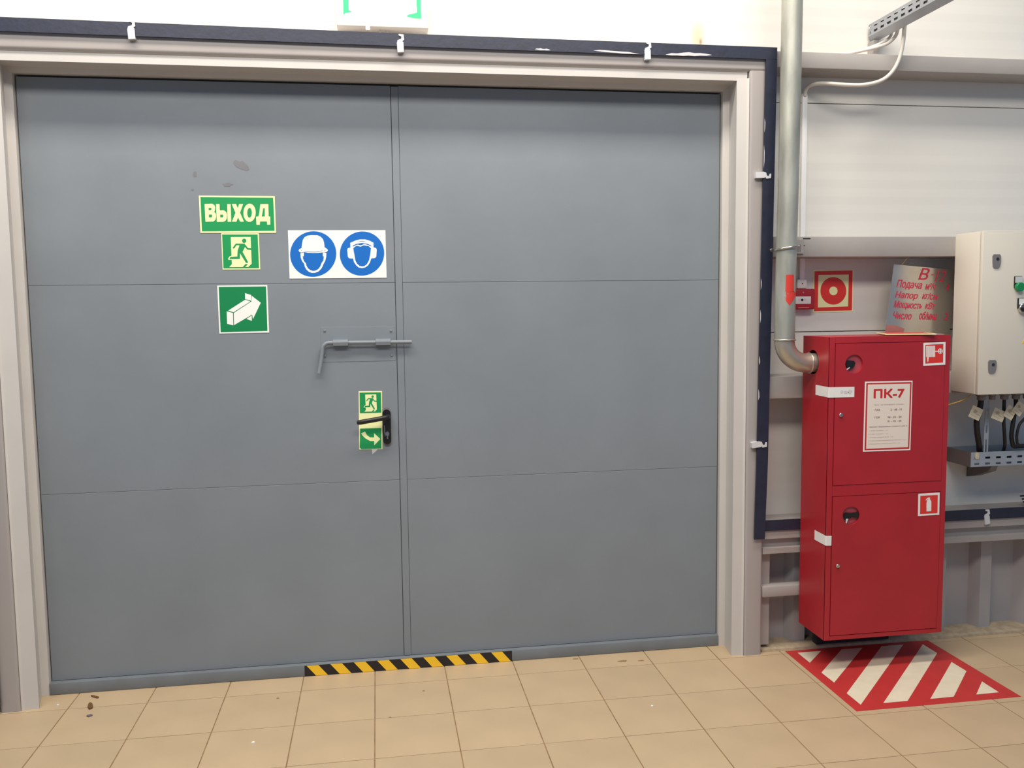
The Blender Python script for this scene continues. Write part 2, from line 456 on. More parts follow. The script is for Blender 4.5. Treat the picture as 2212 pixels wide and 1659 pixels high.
# lever handle
def stadium(cx, cz, w, h, n=8):
    r = w/2; pts = []
    for k in range(n+1): t = math.pi*k/n; pts.append((cx+r*math.cos(t), cz+h/2-r+r*math.sin(t)))
    for k in range(n+1): t = math.pi+math.pi*k/n; pts.append((cx+r*math.cos(t), cz-h/2+r+r*math.sin(t)))
    return pts
hp_ = prism('handle_plate', stadium(1.291, 1.070, 0.036, 0.168), YD-0.003, YD, 'y', M_LOCK, d1)
def sub(par, o):
    o.parent = par; o.matrix_parent_inverse = par.matrix_world.inverted() if False else Matrix.Identity(4)
    return o
pl = prism('escutcheon', stadium(1.290, 1.070, 0.034, 0.150), YD-0.013, YD-0.003, 'y', M_BLACK)
sub(hp_, pl)
lv = tube('lever', [(1.294, YD-0.012, 1.116), (1.294, 0.135, 1.116), (1.292, 0.122, 1.116), (1.283, 0.115, 1.115), (1.25, 0.114, 1.110), (1.21, 0.114, 1.104), (1.178, 0.116, 1.099), (1.168, 0.120, 1.098)],
          [0.011, 0.011, 0.011, 0.0108, 0.0105, 0.0105, 0.0105, 0.009], M_BLACK, None, 14)
sub(hp_, lv)
kp = disc('lock_cylinder', (1.291, YD-0.015, 1.042), 0.0085, 0.006, 'y', M_CHROME); sub(hp_, kp)
k2 = prism('key', [(1.287, 1.046), (1.296, 1.046), (1.298, 1.036), (1.294, 1.031), (1.294, 1.020), (1.288, 1.020), (1.288, 1.032), (1.285, 1.037)], YD-0.024, YD-0.021, 'y', M_CHROME); sub(hp_, k2)
k3 = prism('spare_key', [(1.278, 1.078), (1.2805, 1.078), (1.2815, 1.050), (1.283, 1.030), (1.280, 1.030), (1.278, 1.05)], YD-0.019, YD-0.017, 'y', M_CHROME); sub(hp_, k3)
# stains left on the door sheets
def blob(cx, cz, w, h, rot=0, n=14, j=0.3):
    pts = []
    for k in range(n):
        t = 2*math.pi*k/n; r = 1+random.uniform(-j, j)
        x, z = w/2*r*math.cos(t), h/2*r*math.sin(t)
        pts.append((cx+x*math.cos(rot)-z*math.sin(rot), cz+x*math.sin(rot)+z*math.cos(rot)))
    return pts
def wflat(name, loops, m, parent, y, plane='xz'):
    o = flat(name, loops, m, None, y, plane); rel(parent, o); return o
wflat('stain', [blob(0.732, 2.163, 0.066, 0.030, -0.5), blob(0.672, 2.088, 0.040, 0.014), blob(0.545, 2.128, 0.014, 0.024), blob(0.533, 2.066, 0.010, 0.008)], M_STAIN, d1, YD-0.0006)
wflat('label_residue', [[(1.224, 0.975), (1.248, 0.972), (1.236, 0.961), (1.225, 0.953)]], M_SCUFF, d1, YD-0.0006)

# ================================================================== signs on the door
RUN_DOOR = [(645, 840), (1003, 838), (1030, 1330), (968, 1390), (915, 1388), (965, 1335), (915, 1335), (868, 1390), (625, 1390), (672, 1335), (668, 1262), (655, 1255), (612, 1258), (600, 1240), (625, 1198), (663, 1180)]
RUN_MAN = [(738, 958), (895, 960), (960, 1042), (1015, 1045), (1017, 1077), (945, 1070), (905, 1020), (862, 1110), (970, 1310), (925, 1312), (815, 1135), (815, 1240), (630, 1243), (640, 1205), (768, 1195), (772, 1090), (805, 990), (750, 988), (715, 1045), (690, 1050), (685, 1030)]
YS = YD - 0.0002
s = sign('exit_sign', 'wide green sign with pale yellow letters on the grey door', 0.7065, YS, 1.9671, 0.300, 0.150, 0.0, M_LUM)
A = Aff((65, 97), (1440, 112), (100, 768), 0.300, 0.150)
flat('green_field', [A.L([(95, 125), (1412, 140), (1448, 742), (128, 740)])], M_GREEN, s, T1)
LET = [[[(170, 248), (300, 243), (345, 265), (362, 310), (360, 360), (345, 388), (375, 422), (381, 480), (368, 535), (335, 565), (190, 568)]],
       [[(375, 250), (440, 250), (445, 365), (520, 365), (560, 395), (577, 440), (575, 510), (550, 555), (515, 572), (395, 572)], [(578, 252), (640, 252), (655, 572), (590, 572)]],
       [[(660, 252), (735, 250), (770, 325), (795, 252), (865, 252), (812, 410), (885, 572), (815, 572), (778, 495), (748, 572), (668, 570), (730, 410)]],
       [circle(985, 412, 112, 165)],
       [[(1180, 255), (1325, 255), (1335, 480), (1365, 485), (1368, 632), (1310, 632), (1305, 572), (1178, 572), (1175, 632), (1115, 632), (1105, 485), (1150, 478), (1165, 400)]]]
for l_ in LET: flat('letter', [A.L(p) for p in l_], M_LUM, s, T2)
CNT = [[(243, 322), (290, 320), (297, 338), (290, 357), (245, 358)], [(250, 438), (300, 437), (310, 462), (300, 488), (252, 488)], [(453, 440), (498, 440), (511, 462), (500, 489), (455, 490)],
       circle(985, 412, 42, 88), [(1234, 332), (1262, 332), (1265, 480), (1208, 480)]]
for l_ in CNT: flat('letter_counter', [A.L(l_)], M_GREEN, s, T3)

s = sign('running_figure_sign', 'square green sign with a running figure, under the wide letter sign', 0.7128, YS, 1.8167, 0.150, 0.1475, 0.0, M_LUM)
A = Aff((470, 772), (1152, 772), (505, 1435), 0.150, 0.1475)
flat('green_field', [A.L([(488, 793), (1130, 793), (1165, 1412), (520, 1412)])], M_GREEN, s, T1)
flat('doorway', [A.L(RUN_DOOR)], M_LUM, s, T2)
flat('figure', [A.L(RUN_MAN), A.L(circle(888, 908, 39))], M_GREEN, s, T3)

s = sign('protective_gear_sign', 'white sign with two blue discs showing a helmet and ear muffs', 1.1046, YS, 1.8040, 0.400, 0.199, 0.1, M_SWHITE)
A = Aff((105, 155), (2048, 158), (150, 1122), 0.400, 0.199)
flat('blue_disc', [A.L(circle(612, 633, 457, n=64))], M_BLUE, s, T1)
flat('blue_disc', [A.L(circle(1587, 630, 447, n=64))], M_BLUE, s, T1)
flat('helmeted_head', [A.L([(358, 615), (365, 700), (390, 770), (435, 830), (445, 880), (480, 945), (530, 990), (585, 1012), (650, 1012), (720, 985), (775, 930), (800, 880), (820, 830), (850, 775), (870, 690), (872, 612), (805, 600), (430, 600)])], M_SWHITE, s, T2)
flat('face', [A.L([(430, 590), (425, 680), (405, 668), (412, 730), (440, 785), (470, 815), (480, 860), (510, 915), (560, 955), (610, 970), (660, 965), (720, 930), (760, 870), (770, 830), (790, 795), (815, 760), (822, 680), (803, 680), (800, 590)])], M_BLUE, s, T3)
flat('helmet', [A.L([(320, 560), (335, 535), (380, 512), (388, 420), (402, 350), (432, 298), (490, 265), (560, 255), (690, 257), (752, 285), (800, 335), (822, 400), (835, 500), (890, 535), (903, 562), (880, 592), (845, 600), (790, 602), (700, 612), (600, 612), (500, 605), (430, 590), (380, 602), (340, 592)])], M_SWHITE, s, -0.0031)
flat('brim_line', [A.L([(440, 566), (520, 582), (620, 588), (720, 582), (795, 562), (795, 569), (720, 590), (620, 596), (520, 590), (440, 573)]), A.L([(365, 560), (385, 552), (385, 566)]), A.L([(835, 550), (858, 558), (835, 566)])], M_BLUE, s, -0.0034)
flat('muffled_head', [A.L([(1345, 412), (1450, 365), (1540, 343), (1640, 343), (1740, 372), (1812, 412), (1815, 505), (1862, 518), (1880, 548), (1875, 690), (1850, 722), (1772, 730), (1750, 810), (1710, 870), (1660, 910), (1590, 925), (1520, 910), (1470, 865), (1425, 800), (1408, 730), (1330, 725), (1302, 695), (1287, 550), (1300, 520), (1350, 505)])], M_SWHITE, s, T2)
flat('face', [A.L([(1408, 520), (1440, 490), (1480, 470), (1550, 490), (1620, 462), (1720, 482), (1762, 525), (1752, 640), (1730, 760), (1690, 840), (1640, 880), (1590, 888), (1540, 875), (1490, 835), (1455, 770), (1440, 690), (1420, 590)]),
              A.L([(1393, 470), (1470, 432), (1580, 415), (1690, 432), (1770, 470), (1765, 485), (1700, 455), (1630, 435), (1555, 462), (1490, 445), (1400, 487)]),
              A.L([(1470, 400), (1540, 380), (1600, 376), (1690, 403), (1600, 386), (1540, 388)])], M_BLUE, s, T3)

s = sign('arrow_sign', 'square green sign with a solid white arrow, below the running figure', 0.7139, YS, 1.5795, 0.200, 0.197, 0.2, M_SWHITE)
A = Aff((305, 960), (782, 955), (328, 1418), 0.200, 0.197)
flat('green_field', [A.L([(320, 972), (770, 968), (788, 1396), (341, 1405)])], M_GREEN2, s, T1)
flat('arrow', [A.L(p) for p in ([(465, 1222), (632, 1112), (635, 1058), (722, 1125), (648, 1282), (640, 1238), (468, 1338)],
     [(397, 1205), (457, 1222), (461, 1341), (402, 1325)], [(412, 1198), (572, 1095), (622, 1112), (462, 1215)],
     [(570, 1032), (629, 1050), (631, 1105), (572, 1089)], [(585, 1280), (636, 1247), (638, 1298)])], M_SWHITE, s, T2)

s = sign('door_opening_sign', 'tall pale yellow sticker with two green squares behind the black handle', 1.2217, YS, 1.0995, 0.0985, 0.2505, -1.0, M_LUM)
A = Aff((165, 148), (688, 155), (150, 1478), 0.0985, 0.2505)
flat('green_square', [A.L([(186, 178), (664, 182), (662, 646), (182, 646)])], M_GREEN, s, T1)
flat('green_square', [A.L([(180, 998), (655, 998), (650, 1468), (200, 1470), (160, 1430)])], M_GREEN, s, T1)
B = Aff((470, 772), (1152, 772), (490, 1435), 1, 1)
def hm(p):
    u, v = B(p); return A((425+u*470, 412-v*470))
flat('doorway', [[hm(p) for p in RUN_DOOR]], M_LUM, s, T2)
flat('figure', [[hm(p) for p in RUN_MAN], [hm(p) for p in circle(888, 908, 39)]], M_GREEN, s, T3)
flat('curved_arrow', [A.L([(200, 1110), (290, 1068), (330, 1150), (395, 1205), (490, 1210), (490, 1110), (630, 1250), (490, 1390), (490, 1292), (400, 1290), (300, 1230), (235, 1165)])], M_LUM, s, T2)

# ================================================================== hazard tape on the threshold
tp = empty('hazard_tape', (1.365, 0.145, 0)); tag(tp, 'black and yellow striped tape on the door threshold', 'tape')
TY = 0.1446
box('black_tape', 0.913, 1.8165, TY-0.0006, TY+0.0004, 0.001, 0.0475, M_TBLK, tp)
for i in range(9):
    a = 0.913+(17+183.5*i)/1657*0.9035; w = 0.0495; sh = 0.0385
    wflat('yellow_stripe', [[(a, 0.0474), (a+w, 0.0474), (a+w+sh, 0.0011), (a+sh, 0.0011)]], M_YEL, tp, TY-0.0009)

# ================================================================== floor marking
fm = box('floor_marking', 3.054, 3.762, -0.574, 0.028, 0.0001, 0.0008, M_MARKR)
tag(fm, 'red and white striped rectangle on the floor under the red cabinet', 'floor marking')
S = [[(3.101, 0.0), (3.215, 0.0), (3.101, -0.114)], [(3.315, 0.0), (3.418, 0.0), (3.101, -0.321), (3.099, -0.219)],
     [(3.512, 0.0), (3.621, 0.0), (3.099, -0.527), (3.099, -0.423)], [(3.710, -0.013), (3.710, -0.118), (3.298, -0.529), (3.194, -0.529)],
     [(3.710, -0.218), (3.710, -0.316), (3.500, -0.527), (3.396, -0.529)], [(3.705, -0.42), (3.702, -0.524), (3.600, -0.526)]]
for p in S: wflat('white_stripe', [p], M_MARKW, fm, 0.0011, 'xy')

# ================================================================== grounding strips
gs = empty('grounding_strip', (1.4, 0, 2.63)); tag(gs, 'dark blue flat steel strip running over and down beside the door frame', 'metal strip')
YS0, YS1 = -0.004, 0.004
for a in (0,):
    bm = bmesh.new()
    # slightly bent run over the lintel
    xs = [-2.4, -0.1, 0.7, 1.4, 2.2, 2.962]; zt = [2.668, 2.668, 2.663, 2.658, 2.656, 2.654]; zb = [2.617, 2.617, 2.613, 2.609, 2.607, 2.605]
    V = [[bm.verts.new((x, y, z)) for y, z in ((YS0, t), (YS1, t), (YS1, b), (YS0, b))] for x, t, b in zip(xs, zt, zb)]
    for i in range(len(V)-1):
        for k in range(4): bm.faces.new((V[i][k], V[i][(k+1) % 4], V[i+1][(k+1) % 4], V[i+1][k]))
    bm.faces.new(V[0]); bm.faces.new(V[-1][::-1])
    rel(gs, obj('top_run', bm, M_STRIP))
bm = bmesh.new(); add_prism(bm, [(2.912, 2.606), (2.962, 2.606), (2.945, 0.88), (2.935, 0.535), (2.886, 0.535), (2.893, 0.88)], YS0, YS1, 'y')
rel(gs, obj('side_run', bm, M_STRIP))
box('side_run', -0.298, -0.248, YS0, YS1, 0.02, 2.606, M_STRIP, gs)
CLIP = [(-0.011, -0.032), (0.011, -0.030), (0.010, 0.004), (0.006, 0.006), (0.013, 0.012), (0.011, 0.030), (-0.006, 0.031), (-0.006, 0.026), (0.004, 0.022), (0.002, 0.014), (-0.010, 0.010), (-0.013, 0.0)]
def clip(par, x, z, rot, y=YS0):
    c, s_ = math.cos(rot), math.sin(rot)
    pts = [(x+1.12*(p[0]*c-p[1]*s_), z+1.12*(p[0]*s_+p[1]*c)) for p in CLIP]
    o = prism('clip', pts, y-0.004, y+0.016, 'y', M_CLIP, par); return o
clip(gs, 0.371, 2.637, 0); clip(gs, 1.380, 2.620, 0); clip(gs, 2.394, 2.622, 0)
clip(gs, 2.906, 2.122, math.radians(-90)); clip(gs, 2.903, 0.96, math.radians(-86))
def scuff(x0, z0, x1, z1, t):
    n = 9; top = []; bot = []
    for k in range(n):
        u = k/(n-1); e = math.sin(math.pi*u)**0.6*t
        x = x0+(x1-x0)*u; z = z0+(z1-z0)*u
        top.append((x, z+e*random.uniform(.5, 1.0))); bot.append((x, z-e*random.uniform(.2, .5)))
    return top+bot[::-1]
for q in ((1.92, 2.614, 1.985, 2.612, 0.006), (2.163, 2.616, 2.36, 2.608, 0.008), (2.47, 2.609, 2.672, 2.614, 0.013)):
    wflat('scuff', [scuff(*q)], M_SCUFF, gs, YS0-0.0006)
for z, h in ((1.66, 0.05), (1.52, 0.06), (1.33, 0.04), (1.18, 0.05), (2.2, 0.10), (2.33, 0.06)):
    f_ = (z-0.88)/(2.606-0.88); xi = 2.893+f_*0.019
    wflat('scuff', [[(xi-0.0002, z-h/2), (xi+0.002+random.random()*0.003, z-h*0.2), (xi+0.0035, z+h*0.2), (xi-0.0002, z+h/2)]], M_SCUFF, gs, YS0-0.0006)
gl = empty('grounding_strip', (4.0, 0, 0.59)); tag(gl, 'dark horizontal flat strip along the sill behind the red cabinet', 'metal strip')
box('bar', 2.90, 6.2, 0.0045, 0.0115, 0.568, 0.616, M_STRIP, gl)
clip(gl, 4.027, 0.580, 0.1, 0.0045)

# ================================================================== fire pipe
fp = empty('fire_pipe', (2.975, -0.088, 2.0)); tag(fp, 'vertical galvanized water pipe bending into the red cabinet', 'pipe')
R = 0.0425
tube('pipe', [(2.990, -0.088, 4.2), (2.985, -0.088, 2.8), (2.980, -0.088, 2.07), (2.973, -0.088, 1.645), (2.973, -0.088, 1.42)], R, M_GALV, fp, 32)
bend = [(2.973, -0.088, 1.42)]
for k in range(0, 13):
    t = math.radians(k*7.5); bend.append((2.973+0.1*(1-math.cos(t)), -0.088, 1.414-0.094*math.sin(t)))
bend.append((3.086, -0.088, 1.320))
tube('elbow', bend, 0.0415, M_ELBOW, fp, 32)
tube('pipe_stub', [(3.086, -0.088, 1.320), (3.20, -0.088, 1.322)], 0.0405, M_ELBOW, fp, 28)
def ringz(c, r, axis, rr=0.0035, n=36):
    P = []
    for k in range(n):
        t = 2*math.pi*k/n; j = random.uniform(-0.0008, 0.0008)
        P.append((c[0]+r*math.cos(t), c[1]+r*math.sin(t), c[2]+j) if axis == 'z' else (c[0]+j, c[1]+r*math.cos(t), c[2]+r*math.sin(t)))
    return P
tube('weld_bead', ringz((2.973, -0.088, 1.421), R+0.0005, 'z'), 0.004, M_ELBOW, fp, 8, True)
tube('weld_bead', ringz((3.086, -0.088, 1.320), 0.0415, 'x'), 0.004, M_ELBOW, fp, 8, True)
# painted arrow wrapped on the pipe
def wrap(pts, cx, r):
    vs = []
    for x, z in pts:
        a = (x-cx)/r
        vs.append((cx+r*math.sin(a), -0.088-r*math.cos(a), z))
    return vs
AR = [(-0.012, 1.695), (0.022, 1.695), (0.024, 1.610), (0.042, 1.607), (0.004, 1.567), (-0.038, 1.614), (-0.014, 1.626)]
bm = bmesh.new()
rows = 22
for k in range(rows):
    za = 1.695-(1.695-1.567)*k/rows; zb = 1.695-(1.695-1.567)*(k+1)/rows
    def span(z):
        if z > 1.624: return (-0.013-(1.695-z)*0.03, 0.022+(1.695-z)*0.02)
        f = (z-1.567)/(1.618-1.567); f = max(0.0, min(1, f))
        return (0.003-0.042*f, 0.003+0.040*f)
    for (a0, a1), (b0, b1) in (((span(za-1e-6)), (span(zb+1e-6))),):
        for q in range(6):
            P = [(a0+(a1-a0)*q/6, za), (a0+(a1-a0)*(q+1)/6, za), (b0+(b1-b0)*(q+1)/6, zb), (b0+(b1-b0)*q/6, zb)]
            vv = []
            for dx, z in P:
                an = dx/R - 0.14; rr = R+0.0009
                vv.append(bm.verts.new((2.975+rr*math.sin(an), -0.088-rr*math.cos(an), z)))
            bm.faces.new(vv)
bmesh.ops.remove_doubles(bm, verts=bm.verts, dist=1e-5)
rel(fp, obj('flow_arrow', bm, M_PIPEARROW))
pc = empty('pipe_clamp', (3.0, -0.04, 1.82)); tag(pc, 'steel strap clamp holding the galvanized pipe to the wall beam', 'clamp')
P = []
for k in range(19):
    t = math.radians(180+k*10); P.append((2.9765+(R+0.0065)*math.cos(t), -0.088+(R+0.0065)*math.sin(t), 1.800+0.018*(k/18)))
tube('u_bolt', [(2.935, -0.03, 1.803), (2.931, -0.06, 1.801)]+P+[(3.026, -0.05, 1.822), (3.028, 0.0, 1.824)], 0.0045, M_CHROME, pc, 10)
box('bracket', 3.022, 3.066, -0.040, -0.035, 1.795, 1.826, M_LOCK, pc)
box('bracket_arm', 3.034, 3.042, -0.040, YP, 1.786, 1.855, M_LOCK, pc)
box('bracket_foot', 3.034, 3.10, 0.004, YP, 1.79, 1.85, M_BEAM, pc)
disc('nut', (2.934, -0.03, 1.803), 0.008, 0.012, 'y', M_CHROME, pc, 6)

# ================================================================== wall electrics left of the pipe
cd = box('cable_duct', 3.157, 3.180, YW-0.014, YW, 1.682, 2.505, mat('duct_white', (250, 248, 246), 0.4), None, 0.002, 2); tag(cd, 'narrow white plastic cable duct beside the galvanized pipe', 'cable duct')
jb = empty('junction_box', (3.167, YW, 1.663)); tag(jb, 'small white box above the red call point', 'box')
box('cover', 3.144, 3.191, YW-0.018, YW, 1.641, 1.684, M_WHITE, jb, 0.006, 2)
disc('screw', (3.168, YW-0.0185, 1.664), 0.003, 0.002, 'y', M_BLACK, jb, 10)
cp = empty('call_point', (3.172, YW, 1.594)); tag(cp, 'red fire alarm call point with a white window beside the pipe', 'call point')
box('housing', 3.125, 3.220, YW-0.04, YW, 1.547, 1.640, M_RED, cp, 0.008, 3)
box('window', 3.124, 3.198, YW-0.0425, YW-0.039, 1.572, 1.606, M_WHITE, cp, 0.002, 2)
disc('dot', (3.155, YW-0.043, 1.590), 0.0055, 0.0015, 'y', M_BLACK, cp, 16)
wflat('marking', [[(3.133, 1.591), (3.146, 1.585), (3.146, 1.597)], [(3.178, 1.591), (3.165, 1.585), (3.165, 1.597)]], M_CLIP, cp, YW-0.0431)
disc('lamp', (3.160, YW-0.041, 1.623), 0.004, 0.004, 'y', mat('pink_lamp', (226, 120, 140), 0.4), cp, 12)
box('lower_lip', 3.137, 3.188, YW-0.044, YW-0.039, 1.553, 1.557, mat('pink_lip', (220, 120, 128), 0.4), cp)
YSg = YW - 0.0002
s = sign('fire_alarm_sign', 'yellow and red square sign with a red ring above the cabinet', 3.3265, YSg, 1.629, 0.197, 0.192, 0.5, M_LUM)
A = Aff((1030, 238), (2032, 222), (1010, 1290), 0.197, 0.192)
flat('red_frame', [A.L([(1062, 262), (2010, 242), (1985, 1242), (1040, 1257)])], M_SRED, s, T1)
flat('yellow_field', [A.L([(1155, 355), (1912, 345), (1890, 1142), (1135, 1164)])], M_LUM, s, T2)
flat('red_disc', [A.L(circle(1523, 752, 322, 342, 56))], M_SRED, s, T3)
flat('yellow_dot', [A.L(circle(1523, 752, 103, 110, 32))], M_LUM, s, -0.0031)

# ================================================================== fire cabinet
CX0, CX1, CY, CB, CZ0, CZ1 = 3.104, 3.651, -0.225, 0.0, 0.143, 1.434
fc = empty('fire_cabinet', (3.378, -0.11, 0.143)); tag(fc, 'tall red fire hose cabinet beside the grey door', 'cabinet')
bm = bmesh.new()
# shell with a round hole in its left side for the pipe
def quad(*p):
    return bm.faces.new([bm.verts.new(q) for q in p])
quad((CX1, CY, CZ0), (CX1, CB, CZ0), (CX1, CB, CZ1), (CX1, CY, CZ1))
quad((CX0, CB, CZ0), (CX1, CB, CZ0), (CX1, CB, CZ1), (CX0, CB, CZ1))
quad((CX0, CY, CZ0), (CX1, CY, CZ0), (CX1, CB, CZ0), (CX0, CB, CZ0))
quad((CX0, CY, CZ1), (CX1, CY, CZ1), (CX1, CB, CZ1), (CX0, CB, CZ1))
hc = (-0.087, 1.3235); hr = 0.052
hole = [(hc[0]+hr*math.cos(2*math.pi*k/32), hc[1]+hr*math.sin(2*math.pi*k/32)) for k in range(32)]
outer = [(CY, CZ0), (CB, CZ0), (CB, CZ1), (CY, CZ1)]
allp = [Vector((p[0], p[1], 0)) for p in outer+hole]
vs = [bm.verts.new((CX0, p.x, p.y)) for p in allp]
for t in tessellate_polygon([[Vector((p[0], p[1], 0)) for p in outer], [Vector((p[0], p[1], 0)) for p in hole[::-1]]]):
    idx = []
    for i in t: idx.append(vs[i] if i < 4 else vs[4+(31-(i-4))])
    bm.faces.new(idx)
bmesh.ops.remove_doubles(bm, verts=bm.verts, dist=1e-5)
sh = obj('shell', bm, M_RED); rel(fc, sh)
sh.modifiers.new('s', 'SOLIDIFY').thickness = 0.0015
DX0, DX1 = 3.131, 3.626
fy0, fy1 = CY-0.0005, CY+0.006
box('front_rim', CX0, DX0-0.002, fy0, fy1, CZ0, CZ1, M_RED, fc, 0.0012)
box('front_rim', DX1+0.002, CX1, fy0, fy1, CZ0, CZ1, M_RED, fc, 0.0012)
for a, b in ((CZ0, 0.161), (0.766, 0.811), (1.409, CZ1)):
    box('front_rim', DX0-0.002, DX1+0.002, fy0, fy1, a, b, M_RED, fc)
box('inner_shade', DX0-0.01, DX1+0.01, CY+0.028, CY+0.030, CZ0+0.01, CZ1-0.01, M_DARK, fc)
def cdoor(z0, z1, rz, lz):
    """door leaf with a round key recess and a lock"""
    d = empty('door', (3.378, CY, z0)); d.parent = fc; d.matrix_parent_inverse = Matrix.Translation(fc.location).inverted()
    bm = bmesh.new()
    cx, r = 3.214, 0.0395; n = 32
    hole = [(cx+r*math.cos(2*math.pi*k/n), rz+r*math.sin(2*math.pi*k/n)) for k in range(n)]
    out = [(DX0, z0), (DX1, z0), (DX1, z1), (DX0, z1)]
    y0, y1 = CY-0.002, CY+0.012
    V = [bm.verts.new((p[0], y0, p[1])) for p in out+hole]
    V2 = [bm.verts.new((p[0], y1, p[1])) for p in out]
    V3 = [bm.verts.new((p[0], y0+0.011, p[1])) for p in hole]
    for t in tessellate_polygon([[Vector((p[0], p[1], 0)) for p in out], [Vector((p[0], p[1], 0)) for p in hole[::-1]]]):
        bm.faces.new([V[i] if i < 4 else V[4+(n-1-(i-4))] for i in t])
    for i in range(4): bm.faces.new((V[i], V[(i+1) % 4], V2[(i+1) % 4], V2[i]))
    for k in range(n): bm.faces.new((V[4+k], V[4+(k+1) % n], V3[(k+1) % n], V3[k]))
    rel_ = lambda o: (setattr(o, 'parent', d), setattr(o, 'matrix_parent_inverse', Matrix.Translation(Vector(d.location)).inverted()))
    o = obj('leaf', bm, M_RED); rel_(o)
    o = disc('key_recess', (cx, y0+0.0115, rz), r+0.001, 0.001, 'y', M_REDIN, None, 32); rel_(o)
    o = disc('lock', (3.158, y0-0.003, lz), 0.0085, 0.008, 'y', M_CHROME, None, 20, 0.0015); rel_(o)
    return d, rel_
d, rl = cdoor(0.813, 1.407, 1.321, 1.110)
o = prism('key_head', [(3.178, 1.330), (3.190, 1.337), (3.214, 1.334), (3.221, 1.325), (3.216, 1.311), (3.206, 1.302), (3.196, 1.300), (3.184, 1.308), (3.180, 1.316)], CY-0.0005, CY+0.0075, 'y', M_BLACK); rl(o)
o = prism('key_blade', [(3.176, 1.297), (3.179, 1.294), (3.196, 1.305), (3.194, 1.309)], CY-0.001, CY+0.001, 'y', M_CLIP); rl(o)
d, rl = cdoor(0.164, 0.764, 0.680, 0.467)
o = prism('key_head', [(3.186, 0.688), (3.196, 0.693), (3.222, 0.690), (3.249, 0.692), (3.252, 0.672), (3.236, 0.668), (3.220, 0.673), (3.208, 0.666), (3.188, 0.664), (3.185, 0.676)], CY-0.0005, CY+0.0075, 'y', M_BLACK); rl(o)
o = prism('key_blade', [(3.193, 0.667), (3.204, 0.667), (3.199, 0.657), (3.197, 0.648), (3.193, 0.648)], CY-0.001, CY+0.001, 'y', M_CLIP); rl(o)
YC = CY - 0.0021
# number plate
s = sign('number_plate', 'white sheet with red border and large red number on the red cabinet', 3.371, YC, 1.098, 0.2157, 0.2951, -0.3, M_SWHITE, 0.001)
M_CREAM = mat('plate_cream', (240, 226, 212), 0.5)
A = Aff((130, 90), (1125, 65), (80, 1570), 0.2157, 0.2951)
q1, q2 = -0.0013, -0.0016
flat('red_border', [A.L([(156, 118), (1105, 92), (1052, 1518), (108, 1540)])], M_PRED, s, q1)
flat('sheet', [A.L([(186, 148), (1073, 128), (1025, 1480), (143, 1508)])], M_CREAM, s, q2)
def pt(st, x0, y0, x1, y1, m, bold=0.0, nm='lettering'):
    a, b = A((x0, y1)), A((x1, y0)); text(nm, st, a[0], a[1], b[0], b[1], m, s, -0.0019, bold, 0, math.radians(0.4))
pt('ПК-7', 302, 228, 955, 440, M_PRED, 0.03)
pt('Телефон пожарной охраны', 300, 548, 940, 595, M_PGREY)
pt('ГАЗ', 328, 658, 430, 705, M_PGREY, 0.01); pt('2 - 48 - 10', 655, 650, 895, 698, M_PGREY, 0.01)
pt('ГОР', 322, 820, 432, 862, M_PGREY, 0.01); pt('98 - 53 - 58', 592, 812, 888, 855, M_PGREY, 0.01)
pt('31 - 42 - 20', 592, 895, 885, 938, M_PGREY, 0.01)
pt('Перечень оборудования пожарного шкафа', 205, 1012, 1002, 1055, M_PGREY, 0.008)
pt('1. Рукав пожарный - 1 шт', 215, 1105, 605, 1140, M_PGREY)
pt('2. Ствол пожарный - 1 шт', 195, 1178, 605, 1210, M_PGREY)
pt('3. Клапан пожарный Ду 50 - 1 шт', 195, 1244, 715, 1280, M_PGREY)
pt('4. Огнетушитель порошковый ручной ОП-4 - 2 шт', 188, 1308, 990, 1350, M_PGREY)
pt('5. Огнетушитель углекислотный ОУ-2 - 1 шт', 183, 1380, 860, 1418, M_PGREY)
s = sign('hose_sign', 'small red sign with a white hose reel on the upper cabinet door', 3.5768, YC, 1.3561, 0.101, 0.0965, 1.2, M_SWHITE, 0.001)
A = Aff((218, 212), (1352, 190), (188, 1412), 0.101, 0.0965)
flat('red_field', [A.L([(300, 318), (1232, 293), (1208, 1268), (285, 1300)])], M_SRED, s, q1)
flat('hose_reel', [A.L([(340+68*k, 375), (392+68*k, 375), (388+68*k, 968), (336+68*k, 968)]) for k in range(7)] +
     [A.L([(385, 968), (462, 968), (440, 1180), (415, 1240), (395, 1180)]), A.L([(800, 645), (945, 650), (945, 698), (800, 698)])], M_SWHITE, s, q2)
flat('valve_wheel', [A.L(circle(1065, 665, 128, 140, 24))], M_SWHITE, s, q2)
flat('wheel_gap', [A.L(circle(1065+dx*48, 665+dy*54, 27, 30, 10)) for dx in (-1, 1) for dy in (-1, 1)], M_SRED, s, -0.0019)
s = sign('extinguisher_sign', 'small red sign with a white fire extinguisher on the lower cabinet door', 3.5716, YC, 0.7121, 0.099, 0.0965, 0.7, M_SWHITE, 0.001)
A = Aff((212, 250), (1392, 195), (160, 1500), 0.099, 0.0965)
flat('red_field', [A.L([(312, 360), (1282, 325), (1240, 1355), (270, 1390)])], M_SRED, s, q1)
flat('extinguisher', [A.L([(630, 1250), (640, 800), (660, 680), (700, 600), (745, 560), (740, 530), (640, 620), (600, 625), (605, 590), (680, 500), (760, 455), (840, 465), (865, 490), (830, 515), (835, 560), (890, 620), (915, 700), (895, 1225)])], M_SWHITE, s, q2)
